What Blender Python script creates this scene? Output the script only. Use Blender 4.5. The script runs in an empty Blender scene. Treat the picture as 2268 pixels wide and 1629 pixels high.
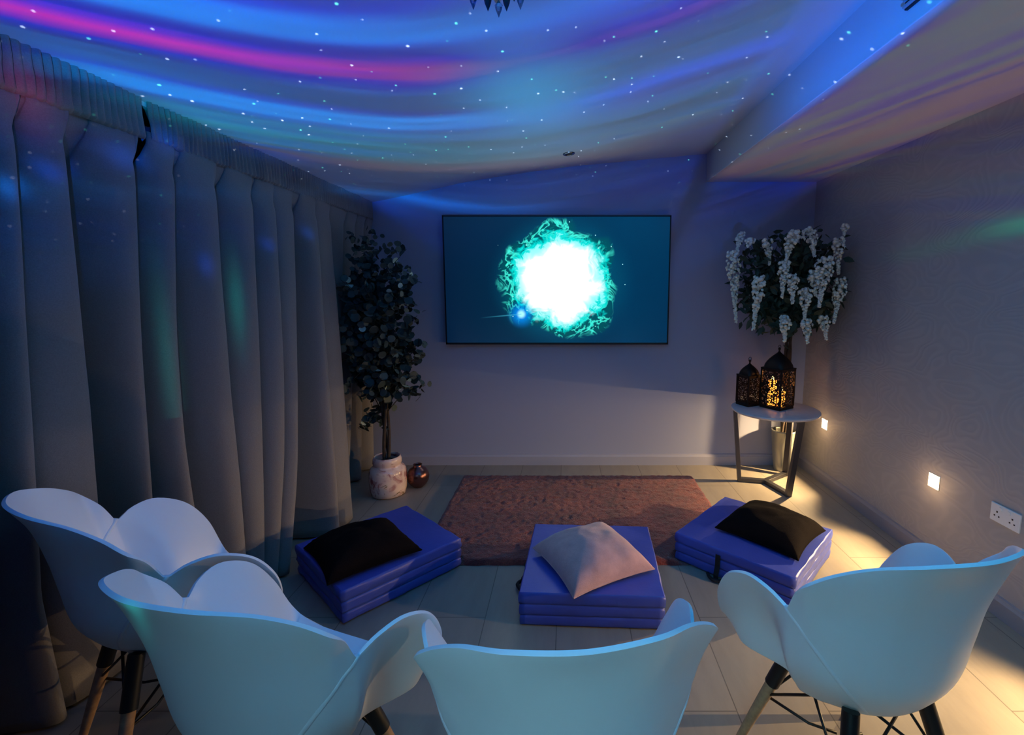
import bpy, bmesh, math, random
from math import sin, cos, pi, radians, sqrt, exp
from mathutils import Vector, Matrix, noise

random.seed(7)
sc = bpy.context.scene
COL = sc.collection

# ------------------------------------------------------------------ camera
CAMZ = 1.5
cam_d = bpy.data.cameras.new('camera')
cam = bpy.data.objects.new('camera', cam_d)
COL.objects.link(cam)
F_PX, PX, PY = 1050.0, 1255.0, 775.0
PITCH = math.atan((PY - 641.0) / F_PX)
cam.location = (0, 0, CAMZ)
cam.rotation_euler = (pi / 2 - PITCH, 0, 0)
cam_d.sensor_fit = 'HORIZONTAL'
cam_d.sensor_width = 36.0
cam_d.lens = F_PX / 2268 * 36.0
cam_d.shift_x = -(PX - 1134.0) / 2268
cam_d.shift_y = (PY - 814.5) / 2268
cam_d.clip_start = 0.02
sc.camera = cam

# ------------------------------------------------------------------ colour handling
sc.view_settings.view_transform = 'Standard'
sc.view_settings.look = 'None'
sc.view_settings.gamma = 1
sc.view_settings.exposure = 0.16
sc.view_settings.use_curve_mapping = False
sc.cycles.use_denoising = True
sc.cycles.max_bounces = 8
sc.cycles.diffuse_bounces = 5
sc.cycles.sample_clamp_indirect = 4.0
sc.cycles.caustics_reflective = False
sc.cycles.caustics_refractive = False

world = bpy.data.worlds.new('world'); sc.world = world
world.use_nodes = True
world.node_tree.nodes['Background'].inputs[0].default_value = (0.01, 0.015, 0.03, 1)
world.node_tree.nodes['Background'].inputs[1].default_value = 1.0


def lin(c):
    c = c / 255.0
    return c / 12.92 if c <= 0.04045 else ((c + 0.055) / 1.055) ** 2.4


def rgb(r, g, b):
    return (lin(r), lin(g), lin(b), 1)


# ------------------------------------------------------------------ node helpers
class NT:
    def __init__(s, tree):
        s.t = tree; s.n = tree.nodes; s.l = tree.links

    def new(s, typ, **kw):
        n = s.n.new(typ)
        for k, v in kw.items():
            setattr(n, k, v)
        return n

    def put(s, sock, v):
        if hasattr(v, 'is_output') or isinstance(v, bpy.types.NodeSocket):
            s.l.new(v, sock)
        else:
            sock.default_value = v

    def m(s, op, a, b=None, c=None, clamp=False):
        n = s.new('ShaderNodeMath', operation=op, use_clamp=clamp)
        s.put(n.inputs[0], a)
        if b is not None: s.put(n.inputs[1], b)
        if c is not None: s.put(n.inputs[2], c)
        return n.outputs[0]

    def sstep(s, x, a, b, lo=0.0, hi=1.0):
        n = s.new('ShaderNodeMapRange', interpolation_type='SMOOTHSTEP')
        s.put(n.inputs[0], x)
        n.inputs[1].default_value = a; n.inputs[2].default_value = b
        n.inputs[3].default_value = lo; n.inputs[4].default_value = hi
        return n.outputs[0]

    def xyz(s, x, y, z):
        n = s.new('ShaderNodeCombineXYZ')
        for i, v in enumerate((x, y, z)): s.put(n.inputs[i], v)
        return n.outputs[0]

    def sep(s, v):
        n = s.new('ShaderNodeSeparateXYZ'); s.put(n.inputs[0], v)
        return n.outputs

    def noise(s, vec, scale, detail=2, rough=0.5, dist=0.0):
        n = s.new('ShaderNodeTexNoise')
        s.put(n.inputs['Vector'], vec)
        n.inputs['Scale'].default_value = scale; n.inputs['Detail'].default_value = detail
        n.inputs['Roughness'].default_value = rough; n.inputs['Distortion'].default_value = dist
        return n.outputs['Fac']

    def ramp(s, fac, stops, interp='LINEAR'):
        n = s.new('ShaderNodeValToRGB'); s.put(n.inputs[0], fac)
        cr = n.color_ramp; cr.interpolation = interp
        while len(cr.elements) > 1: cr.elements.remove(cr.elements[-1])
        for i, (p, c) in enumerate(stops):
            e = cr.elements[0] if i == 0 else cr.elements.new(p)
            e.position = p; e.color = c
        return n.outputs[0]

    def mix(s, fac, a, b, mode='MIX'):
        n = s.new('ShaderNodeMix', data_type='RGBA', blend_type=mode)
        s.put(n.inputs['Factor'], fac)
        s.put(n.inputs['A'] if False else n.inputs[6], a); s.put(n.inputs[7], b)
        return n.outputs[2]

    def vscale(s, v, f):
        n = s.new('ShaderNodeVectorMath', operation='SCALE')
        s.put(n.inputs[0], v); s.put(n.inputs['Scale'], f)
        return n.outputs[0]


def mat(name, col, rough=0.7, metal=0.0, bump=None, vary=None, sheen=0.0, coat=0.0, spec=0.5, emis=None, estr=0.0, trans=0.0):
    """bump=(scale,strength,dist); vary=(scale,amount) procedural colour variation."""
    m = bpy.data.materials.new(name); m.use_nodes = True
    t = NT(m.node_tree); b = m.node_tree.nodes['Principled BSDF']
    tc = t.new('ShaderNodeTexCoord').outputs['Object']
    b.inputs['Roughness'].default_value = rough
    b.inputs['Metallic'].default_value = metal
    b.inputs['Specular IOR Level'].default_value = spec
    b.inputs['Sheen Weight'].default_value = sheen
    b.inputs['Coat Weight'].default_value = coat
    if vary:
        nz = t.noise(tc, vary[0], 4, 0.6)
        lo = tuple(c * (1 - vary[1]) for c in col[:3]) + (1,)
        hi = tuple(min(1, c * (1 + vary[1])) for c in col[:3]) + (1,)
        t.put(b.inputs['Base Color'], t.ramp(nz, [(0.3, lo), (0.7, hi)]))
    else:
        b.inputs['Base Color'].default_value = col
    if bump:
        bn = t.new('ShaderNodeBump'); bn.inputs['Strength'].default_value = bump[1]
        bn.inputs['Distance'].default_value = bump[2]
        t.put(bn.inputs['Height'], t.noise(tc, bump[0], 5, 0.6))
        t.l.new(bn.outputs[0], b.inputs['Normal'])
    if emis:
        b.inputs['Emission Color'].default_value = emis
        b.inputs['Emission Strength'].default_value = estr
    if trans:
        b.inputs['Transmission Weight'].default_value = trans
    return m


# ------------------------------------------------------------------ projector light (nebula and stars)
# A galaxy projector standing behind the viewer throws coloured bands on the ceiling.
PROJ = Vector((0.1, -0.4, 0.9)); HP = 1.5
GAIN = 13.0


def projector():
    ld = bpy.data.lights.new('nebula_projector', 'POINT'); ld.shadow_soft_size = 0.004
    ld.energy = 12.566 * GAIN
    ld.use_nodes = True
    t = NT(ld.node_tree); em = ld.node_tree.nodes['Emission']
    geo = t.new('ShaderNodeNewGeometry')
    dx, dy, dz = [t.m('MULTIPLY', o, SGN) for o in t.sep(geo.outputs['Incoming'])]
    dzs = t.m('MAXIMUM', dz, 0.02)
    u = t.m('ADD', t.m('MULTIPLY', t.m('DIVIDE', dx, dzs), HP), PROJ.x)
    v = t.m('ADD', t.m('MULTIPLY', t.m('DIVIDE', dy, dzs), HP), PROJ.y)
    # bent band coordinate
    uu = t.m('ADD', u, 0.6)
    q = t.m('MULTIPLY', t.m('MULTIPLY', uu, uu), t.sstep(u, -1.0, 0.0, 0.50, 0.36))
    vec = t.xyz(t.m('MULTIPLY', u, 0.55), t.m('MULTIPLY', v, 1.0), 0.0)
    n1 = t.m('SUBTRACT', t.noise(vec, 1.3, 2, 0.5), 0.5)
    tt = t.m('ADD', t.m('ADD', v, q), t.m('MULTIPLY', n1, 0.20))
    fac = t.m('DIVIDE', tt, 8.0)
    S = lambda p, r, g, b_: (p / 8.0, (lin(r), lin(g), lin(b_), 1))
    left = [S(0.0, 90, 120, 235), S(1.0, 60, 95, 235), S(1.35, 120, 90, 225), S(1.50, 30, 80, 245), S(1.64, 90, 95, 240), S(1.72, 0, 125, 255),
            S(1.83, 10, 130, 245), S(1.90, 55, 75, 225), S(2.0, 125, 90, 205), S(2.09, 190, 95, 160), S(2.2, 110, 80, 145), S(2.32, 62, 84, 138), S(2.48, 66, 92, 145),
            S(2.56, 90, 100, 190), S(2.62, 0, 140, 255), S(2.76, 0, 148, 255), S(2.84, 62, 100, 170), S(2.95, 72, 122, 150), S(3.2, 80, 130, 148), S(3.45, 76, 106, 122),
            S(3.65, 95, 85, 100), S(3.85, 44, 54, 86), S(4.4, 26, 48, 100), S(4.8, 10, 85, 165), S(5.3, 40, 60, 125), S(6.2, 60, 66, 120), S(8, 60, 70, 110)]
    right = [S(0.0, 40, 95, 240), S(1.2, 40, 95, 245), S(1.55, 95, 100, 240), S(1.75, 20, 105, 250), S(1.95, 60, 90, 245), S(2.08, 130, 100, 215), S(2.2, 80, 105, 185),
             S(2.35, 62, 110, 165), S(2.5, 60, 105, 160), S(2.66, 50, 105, 255), S(2.8, 75, 110, 200), S(2.95, 85, 120, 160), S(3.2, 88, 120, 145), S(3.5, 95, 110, 128),
             S(3.7, 95, 85, 100), S(3.9, 40, 50, 84), S(4.4, 34, 46, 88), S(4.9, 56, 60, 105), S(5.3, 46, 60, 105), S(6.2, 62, 66, 110), S(8, 60, 70, 105)]
    c = t.mix(t.sstep(u, -0.7, 0.35), t.ramp(fac, left), t.ramp(fac, right))
    # fine streaks along the arcs
    st = t.noise(t.xyz(t.m('MULTIPLY', u, 0.6), t.m('MULTIPLY', tt, 8.0), 3.0), 1.0, 5, 0.65, 0.3)
    c = t.mix(t.m('MULTIPLY', t.sstep(st, 0.35, 0.75, 0.0, 0.45), t.sstep(v, 3.5, 2.9)), c, (lin(60), lin(120), lin(235), 1))
    st2 = t.noise(t.xyz(t.m('MULTIPLY', u, 0.5), t.m('MULTIPLY', tt, 4.0), 9.0), 1.0, 3, 0.6, 0.2)
    c = t.vscale(c, t.sstep(st2, 0.3, 0.7, 0.62, 1.32))
    # pale cyan glow patch ahead
    du = t.m('MULTIPLY', t.m('ADD', u, 0.16), 3.4); dv = t.m('MULTIPLY', t.m('SUBTRACT', v, 2.40), 2.0)
    g = t.m('EXPONENT', t.m('MULTIPLY', t.m('ADD', t.m('MULTIPLY', du, du), t.m('MULTIPLY', dv, dv)), -1.0))
    c = t.mix(t.m('MULTIPLY', g, 0.8), c, (lin(110), lin(185), lin(240), 1))
    # saturated blue at right; soft ceiling shadow by the boxing drawn into the beam
    edge = t.m('ADD', u, t.m('MULTIPLY', v, -0.075))
    c = t.mix(t.m('MULTIPLY', t.sstep(edge, 0.62, 0.80), t.sstep(v, 3.1, 1.9)), c, (0.0, 0.24, 1.5, 1))
    c = t.vscale(c, t.m('SUBTRACT', 1.0, t.m('MULTIPLY', t.m('MULTIPLY', t.sstep(edge, 0.66, 0.76), t.sstep(edge, 1.0, 0.8)), t.sstep(v, 1.7, 2.9, 0.35, 0.88))))
    # the underside of the boxing and the right wall get a muted throw
    mu = t.m('MULTIPLY', t.sstep(u, 1.12, 1.22), t.m('SUBTRACT', 1.0, t.m('MULTIPLY', t.sstep(v, 3.7, 4.1), t.sstep(u, 2.3, 1.95))))
    w = t.noise(t.xyz(t.m('ADD', t.m('MULTIPLY', u, 3.2), t.m('MULTIPLY', v, 1.15)), t.m('MULTIPLY', v, 0.25), 5.0), 1.1, 3, 0.5)
    muc = t.ramp(w, [(0.30, rgb(46, 52, 108)), (0.40, rgb(80, 70, 120)), (0.48, rgb(76, 86, 92)), (0.56, rgb(98, 78, 84)), (0.70, rgb(58, 60, 122))])
    c = t.mix(mu, c, muc)
    gu = t.m('DIVIDE', t.m('SUBTRACT', u, t.m('ADD', 2.60, t.m('MULTIPLY', v, 0.19))), 0.13)
    gs = t.m('MULTIPLY', t.m('EXPONENT', t.m('MULTIPLY', t.m('MULTIPLY', gu, gu), -1.0)), t.m('MULTIPLY', t.sstep(v, 3.4, 4.0), t.sstep(v, 6.6, 5.4)))
    c = t.mix(t.m('MULTIPLY', gs, 0.8), c, (0.06, 0.9, 0.35, 1))
    # added cyan-blue patch on unseen ceiling to brighten chairs, and deeper colour overall
    c = t.mix(t.m('MULTIPLY', t.sstep(v, 1.45, 1.15), t.m('MULTIPLY', t.sstep(v, 0.0, 0.6), t.sstep(u, -0.9, 0.0))), c, (0.6, 1.9, 3.2, 1))
    c = t.vscale(c, t.sstep(v, -0.6, 0.6, 0.05, 1.0))
    g_ = t.new('ShaderNodeHueSaturation'); g_.inputs['Saturation'].default_value = 1.4; t.put(g_.inputs['Color'], c); c = g_.outputs[0]
    # stars
    vo = t.new('ShaderNodeTexVoronoi', feature='F1', voronoi_dimensions='2D'); t.put(vo.inputs['Vector'], t.xyz(u, v, 0.0)); vo.inputs['Scale'].default_value = 8.5
    sr, sg, sb = t.sep(vo.outputs['Color'])
    rad = t.m('MULTIPLY', t.m('ADD', sr, 0.3), 0.030)
    hit = t.m('LESS_THAN', vo.outputs['Distance'], rad)
    scol = t.mix(t.m('GREATER_THAN', sg, 0.62), (3.0, 3.7, 4.6, 1), (0.6, 4.2, 2.6, 1))
    star = t.vscale(scol, t.m('MULTIPLY', hit, t.m('MULTIPLY', t.m('GREATER_THAN', sb, 0.5), t.m('MULTIPLY', t.sstep(v, 4.5, 3.0), t.sstep(u, 1.4, 1.1, 0.05, 1.0)))))
    add = t.new('ShaderNodeVectorMath', operation='ADD'); t.put(add.inputs[0], c); t.put(add.inputs[1], star)
    c = add.outputs[0]
    # undo distance and angle falloff on the ceiling plane, and shutter below the horizon
    fall = t.m('DIVIDE', 1.0, t.m('MAXIMUM', t.m('POWER', dzs, 3.0), 0.020))
    fall = t.m('MULTIPLY', fall, t.sstep(dz, 0.05, 0.50))
    fall = t.m('MULTIPLY', fall, t.sstep(u, -1.95, -1.72, 0.10, 1.0))
    fall = t.m('MULTIPLY', fall, t.sstep(t.m('ADD', v, t.m('MULTIPLY', t.sstep(u, -1.6, 1.0), 0.6)), 4.3, 5.3, 0.5, 0.14))
    fall = t.m('MULTIPLY', fall, t.sstep(u, 1.95, 2.2, 1.0, 0.15))
    out = t.vscale(c, fall)
    # small soft blobs thrown sideways on the curtains
    adx = t.m('MAXIMUM', t.m('MULTIPLY', dx, -1.0), 0.05); lp = t.m('DIVIDE', dy, adx); lq = t.m('DIVIDE', dz, adx)
    for (p0, q0, wp, wq, col) in ((1.30, .647, .045, .022, (0, .10, 1.0)), (1.41, .706, .04, .028, (0, .10, .9)), (1.144, .58, .035, .02, (0, .05, .6)), (1.07, .534, .025, .02, (0, .14, .8)),
                                  (2.01, .57, .05, .02, (0, .10, .7)), (1.77, .51, .04, .02, (0, .05, .6)), (1.50, .43, .03, .03, (0, .04, .5)), (1.60, .325, .035, .11, (0, .26, .22)), (1.34, .18, .03, .2, (0, .14, .12)), (1.12, .70, .05, .05, (.25, .01, .05))):
        a_ = t.m('DIVIDE', t.m('SUBTRACT', lp, p0), wp); b_ = t.m('DIVIDE', t.m('SUBTRACT', lq, q0), wq)
        g_ = t.m('EXPONENT', t.m('MULTIPLY', t.m('ADD', t.m('MULTIPLY', a_, a_), t.m('MULTIPLY', b_, b_)), -1.0))
        g_ = t.m('MULTIPLY', g_, t.m('LESS_THAN', dx, -0.1))
        sc_ = t.new('ShaderNodeVectorMath', operation='SCALE'); sc_.inputs[0].default_value = tuple(2.4 * k for k in col); t.put(sc_.inputs['Scale'], g_)
        ad = t.new('ShaderNodeVectorMath', operation='ADD'); t.put(ad.inputs[0], out); t.put(ad.inputs[1], sc_.outputs[0]); out = ad.outputs[0]
    t.put(em.inputs['Color'], out); em.inputs['Strength'].default_value = 1.0
    o = bpy.data.objects.new('nebula_projector_light', ld); COL.objects.link(o); o.location = PROJ
    return o


SGN = 1.0
projector()


def area(name, loc, target, size, energy, color, sy=None, parent=None, spread=pi):
    ld = bpy.data.lights.new(name, 'AREA'); ld.energy = energy; ld.color = color
    ld.shape = 'RECTANGLE'; ld.size = size; ld.size_y = sy or size; ld.spread = spread
    o = bpy.data.objects.new(name, ld); COL.objects.link(o)
    o.location = loc; d = Vector(target) - Vector(loc)
    o.rotation_euler = d.to_track_quat('-Z', 'Y').to_euler()
    if parent: o.parent = parent
    return o


# added soft fill lamp behind the viewer, to light the chair backs
area('fill_light', (-0.6, -1.1, 1.8), (0.35, 1.1, 0.5), 0.6, 2.5, (0.30, 0.68, 0.84), 0.5, spread=radians(64))


# ------------------------------------------------------------------ object helpers
def tag(o, label=None, cat=None, group=None, kind=None):
    if label: o['label'] = label
    if cat: o['category'] = cat
    if group: o['group'] = group
    if kind: o['kind'] = kind
    return o


def empty(name, loc, rz=0.0):
    o = bpy.data.objects.new(name, None); COL.objects.link(o)
    o.location = loc; o.rotation_euler = (0, 0, rz); o.empty_display_size = 0.1
    return o


class MB:
    """collects geometry, then links it as ONE mesh object"""
    def __init__(s): s.v = []; s.f = []; s.mi = []

    def add(s, verts, faces, mi=0, M=None):
        n = len(s.v)
        for p in verts:
            p = Vector(p); s.v.append(tuple(M @ p) if M else tuple(p))
        for f in faces:
            s.f.append(tuple(i + n for i in f)); s.mi.append(mi)
        return s

    def box(s, lo, hi, mi=0, M=None):
        x0, y0, z0 = lo; x1, y1, z1 = hi
        v = [(x0, y0, z0), (x1, y0, z0), (x1, y1, z0), (x0, y1, z0), (x0, y0, z1), (x1, y0, z1), (x1, y1, z1), (x0, y1, z1)]
        f = [(0, 3, 2, 1), (4, 5, 6, 7), (0, 1, 5, 4), (1, 2, 6, 5), (2, 3, 7, 6), (3, 0, 4, 7)]
        return s.add(v, f, mi, M)

    def lathe(s, prof, n=32, c=(0, 0), mi=0, M=None, cap=False):
        v = []; f = []
        for r, z in prof:
            for k in range(n):
                a = 2 * pi * k / n; v.append((c[0] + r * cos(a), c[1] + r * sin(a), z))
        for i in range(len(prof) - 1):
            for k in range(n):
                k2 = (k + 1) % n
                f.append((i * n + k, i * n + k2, (i + 1) * n + k2, (i + 1) * n + k))
        if cap:
            f.append(tuple(range(n))[::-1]); f.append(tuple((len(prof) - 1) * n + k for k in range(n)))
        return s.add(v, f, mi, M)

    def tube(s, pts, r, n=8, mi=0, cap=True, squash=None):
        pts = [Vector(p) for p in pts]; m = len(pts)
        rs = r if isinstance(r, (list, tuple)) else [r] * m
        v = []; f = []; up = Vector((0, 0, 1))
        t0 = (pts[1] - pts[0]).normalized()
        a = t0.cross(up)
        if a.length < 1e-3: a = t0.cross(Vector((1, 0, 0)))
        a.normalize()
        for i in range(m):
            t = (pts[min(i + 1, m - 1)] - pts[max(i - 1, 0)]).normalized()
            a = (a - t * a.dot(t)).normalized(); b = t.cross(a)
            for k in range(n):
                w = 2 * pi * k / n
                v.append(pts[i] + (a * cos(w) + b * sin(w)) * rs[i])
        for i in range(m - 1):
            for k in range(n):
                k2 = (k + 1) % n
                f.append((i * n + k, i * n + k2, (i + 1) * n + k2, (i + 1) * n + k))
        if cap:
            f.append(tuple(range(n))[::-1]); f.append(tuple((m - 1) * n + k for k in range(n)))
        return s.add(v, f, mi)

    def build(s, name, mats, parent=None, smooth=True, angle=None, loc=None, bevel=None, sub=0):
        me = bpy.data.meshes.new(name); me.from_pydata(s.v, [], s.f)
        if not isinstance(mats, (list, tuple)): mats = [mats]
        for m in mats: me.materials.append(m)
        me.polygons.foreach_set('material_index', s.mi)
        me.validate(); me.update()
        bm = bmesh.new(); bm.from_mesh(me); bmesh.ops.recalc_face_normals(bm, faces=bm.faces); bm.to_mesh(me); bm.free()
        if smooth:
            me.shade_smooth()
            if angle is not None: me.set_sharp_from_angle(angle=radians(angle))
        o = bpy.data.objects.new(name, me); COL.objects.link(o)
        if bevel:
            b = o.modifiers.new('bevel', 'BEVEL'); b.width = bevel; b.segments = 3; b.limit_method = 'ANGLE'; b.angle_limit = radians(40)
        if sub:
            b = o.modifiers.new('sub', 'SUBSURF'); b.levels = sub; b.render_levels = sub
        if parent: o.parent = parent
        if loc: o.location = loc
        return o


def catmull(P, n=8):
    P = [Vector(p) for p in P]
    Q = [2 * P[0] - P[1]] + P + [2 * P[-1] - P[-2]]
    out = []
    for i in range(1, len(Q) - 2):
        a, b, c, d = Q[i - 1], Q[i], Q[i + 1], Q[i + 2]
        for k in range(n):
            t = k / n
            out.append(0.5 * ((2 * b) + (c - a) * t + (2 * a - 5 * b + 4 * c - d) * t * t + (3 * b - a - 3 * c + d) * t ** 3))
    out.append(P[-1])
    return out


def ss(x, a, b):
    t = max(0.0, min(1.0, (x - a) / (b - a))); return t * t * (3 - 2 * t)


# ------------------------------------------------------------------ materials
M_ceil = mat('ceiling_paint', rgb(190, 192, 196), 0.9, bump=(60, 0.1, 0.002))
M_wall = mat('back_wall_paint', rgb(160, 165, 190), 0.85, bump=(180, 0.12, 0.002))
M_box = mat('boxing_paint', rgb(196, 196, 200), 0.85)
M_skirt = mat('skirting_paint', rgb(166, 166, 182), 0.5)
M_skirt2 = mat('skirting_grey', rgb(150, 148, 156), 0.45)
M_curt = mat('curtain_cloth', rgb(128, 122, 120), 0.95, bump=(420, 0.35, 0.002), vary=(260, 0.12), sheen=0.15)
M_white = mat('white_plastic', rgb(236, 238, 240), 0.32, coat=0.15)
M_shell = mat('white_moulded_shell', rgb(244, 247, 250), 0.38)
M_black = mat('black_metal', rgb(22, 22, 24), 0.4)
M_wood = mat('beech_leg_wood', rgb(186, 146, 108), 0.5, vary=(60, 0.18))
M_mat = mat('purple_vinyl', rgb(68, 84, 180), 0.42, bump=(14, 0.35, 0.006), vary=(5, 0.08))
M_strap = mat('black_webbing', rgb(16, 16, 20), 0.8)
M_dark_fur = mat('black_plush', rgb(18, 12, 14), 0.95, bump=(300, 0.8, 0.004), spec=0.1)
M_taupe = mat('taupe_velvet', rgb(194, 150, 152), 0.9, bump=(220, 0.5, 0.003), vary=(18, 0.12), sheen=0.4)
M_frame = mat('brushed_frame', rgb(88, 88, 94), 0.4, metal=0.85)
M_top = mat('pale_marble', rgb(205, 205, 214), 0.3, vary=(14, 0.08))
M_lant = mat('dark_bronze', rgb(46, 34, 32), 0.5, metal=0.6)
M_vase = mat('copper_glaze', rgb(120, 84, 82), 0.22, metal=0.9, bump=(45, 0.3, 0.004))
M_soil = mat('dark_soil', rgb(22, 20, 20), 0.95)
M_trunk = mat('grey_brown_bark', rgb(66, 54, 46), 0.9, vary=(40, 0.3))
M_leaf = mat('eucalyptus_leaf', rgb(50, 64, 62), 0.55, vary=(9, 0.35))
M_leafp = mat('pale_underside_leaf', rgb(176, 196, 182), 0.5)
M_wleaf = mat('wisteria_leaf', rgb(42, 62, 50), 0.6, vary=(12, 0.4))
M_petal = mat('white_petal', rgb(228, 232, 220), 0.7, vary=(25, 0.08))
M_silver = mat('silver_bucket', rgb(170, 170, 160), 0.35, metal=0.5)
M_glass = mat('amber_glass', rgb(120, 60, 34), 0.35, trans=0.6)
M_chrome = mat('chrome', rgb(150, 150, 155), 0.25, metal=1.0)
M_hole = mat('socket_hole', rgb(12, 12, 14), 0.6)


def floor_mat():
    m = bpy.data.materials.new('greige_floor_tiles'); m.use_nodes = True
    t = NT(m.node_tree); b = m.node_tree.nodes['Principled BSDF']
    tc = t.new('ShaderNodeTexCoord').outputs['Object']
    x, y, z = t.sep(tc)
    br = t.new('ShaderNodeTexBrick'); br.offset = 0.5
    t.put(br.inputs['Vector'], t.xyz(t.m('ADD', y, 0.44), t.m('ADD', x, -0.61), 0.0))
    br.inputs['Scale'].default_value = 1.0; br.inputs['Brick Width'].default_value = 0.98; br.inputs['Row Height'].default_value = 0.328
    br.inputs['Mortar Size'].default_value = 0.0022; br.inputs['Mortar Smooth'].default_value = 0.2; br.inputs['Bias'].default_value = 0.0
    br.inputs['Color1'].default_value = rgb(150, 142, 130); br.inputs['Color2'].default_value = rgb(158, 149, 136); br.inputs['Mortar'].default_value = rgb(100, 94, 88)
    n = t.noise(t.xyz(t.m('MULTIPLY', x, 9.0), t.m('MULTIPLY', y, 2.0), 0.0), 1.6, 6, 0.65, 0.4)
    c = t.mix(t.sstep(n, 0.3, 0.75, 0.0, 0.35), br.outputs['Color'], rgb(124, 118, 112))
    t.put(b.inputs['Base Color'], c)
    b.inputs['Roughness'].default_value = 0.48
    bn = t.new('ShaderNodeBump'); bn.inputs['Strength'].default_value = 0.15; bn.inputs['Distance'].default_value = 0.003
    t.put(bn.inputs['Height'], t.m('SUBTRACT', n, t.m('MULTIPLY', br.outputs['Fac'], 1.0)))
    t.l.new(bn.outputs[0], b.inputs['Normal'])
    return m


def paper_mat():
    """wallpaper embossed with flowing wood-grain contour lines"""
    m = bpy.data.materials.new('embossed_grain_wallpaper'); m.use_nodes = True
    t = NT(m.node_tree); b = m.node_tree.nodes['Principled BSDF']
    tc = t.new('ShaderNodeTexCoord').outputs['Object']
    x, y, z = t.sep(tc)
    n = t.noise(t.xyz(0.0, t.m('MULTIPLY', y, 1.6), t.m('MULTIPLY', z, 3.2)), 1.5, 1.5, 0.45, 0.5)
    w = t.m('SINE', t.m('MULTIPLY', n, 110.0))
    c = t.mix(t.sstep(w, -0.2, 1.0), rgb(164, 162, 166), rgb(169, 167, 170))
    t.put(b.inputs['Base Color'], c); b.inputs['Roughness'].default_value = 0.6
    bn = t.new('ShaderNodeBump'); bn.inputs['Strength'].default_value = 0.18; bn.inputs['Distance'].default_value = 0.002
    t.put(bn.inputs['Height'], w); t.l.new(bn.outputs[0], b.inputs['Normal'])
    return m


def rug_mat():
    m = bpy.data.materials.new('maroon_shag'); m.use_nodes = True
    t = NT(m.node_tree); b = m.node_tree.nodes['Principled BSDF']
    tc = t.new('ShaderNodeTexCoord').outputs['Object']
    n = t.noise(tc, 5.0, 5, 0.7, 0.5); n2 = t.noise(tc, 120.0, 3, 0.7)
    c = t.ramp(n, [(0.3, rgb(92, 30, 34)), (0.5, rgb(138, 48, 46)), (0.7, rgb(176, 78, 60))])
    c = t.mix(t.sstep(n2, 0.35, 0.7, 0.5, 0.0), c, rgb(44, 22, 26))
    t.put(b.inputs['Base Color'], c); b.inputs['Roughness'].default_value = 1.0; b.inputs['Sheen Weight'].default_value = 0.3
    bn = t.new('ShaderNodeBump'); bn.inputs['Strength'].default_value = 1.0; bn.inputs['Distance'].default_value = 0.01
    t.put(bn.inputs['Height'], n2); t.l.new(bn.outputs[0], b.inputs['Normal'])
    return m


def pot_mat():
    m = bpy.data.materials.new('marbled_pink_glaze'); m.use_nodes = True
    t = NT(m.node_tree); b = m.node_tree.nodes['Principled BSDF']
    tc = t.new('ShaderNodeTexCoord').outputs['Object']
    n = t.noise(tc, 9.0, 4, 0.6, 1.2); n2 = t.noise(tc, 14.0, 3, 0.6, 0.8)
    c = t.ramp(n, [(0.28, rgb(70, 26, 34)), (0.36, rgb(165, 96, 98)), (0.48, rgb(232, 200, 188)), (0.66, rgb(240, 214, 196)), (0.8, rgb(176, 92, 70))])
    c = t.mix(t.sstep(n2, 0.64, 0.70), c, rgb(120, 92, 50))
    t.put(b.inputs['Base Color'], c); b.inputs['Roughness'].default_value = 0.18; b.inputs['Coat Weight'].default_value = 0.6
    return m


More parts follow.
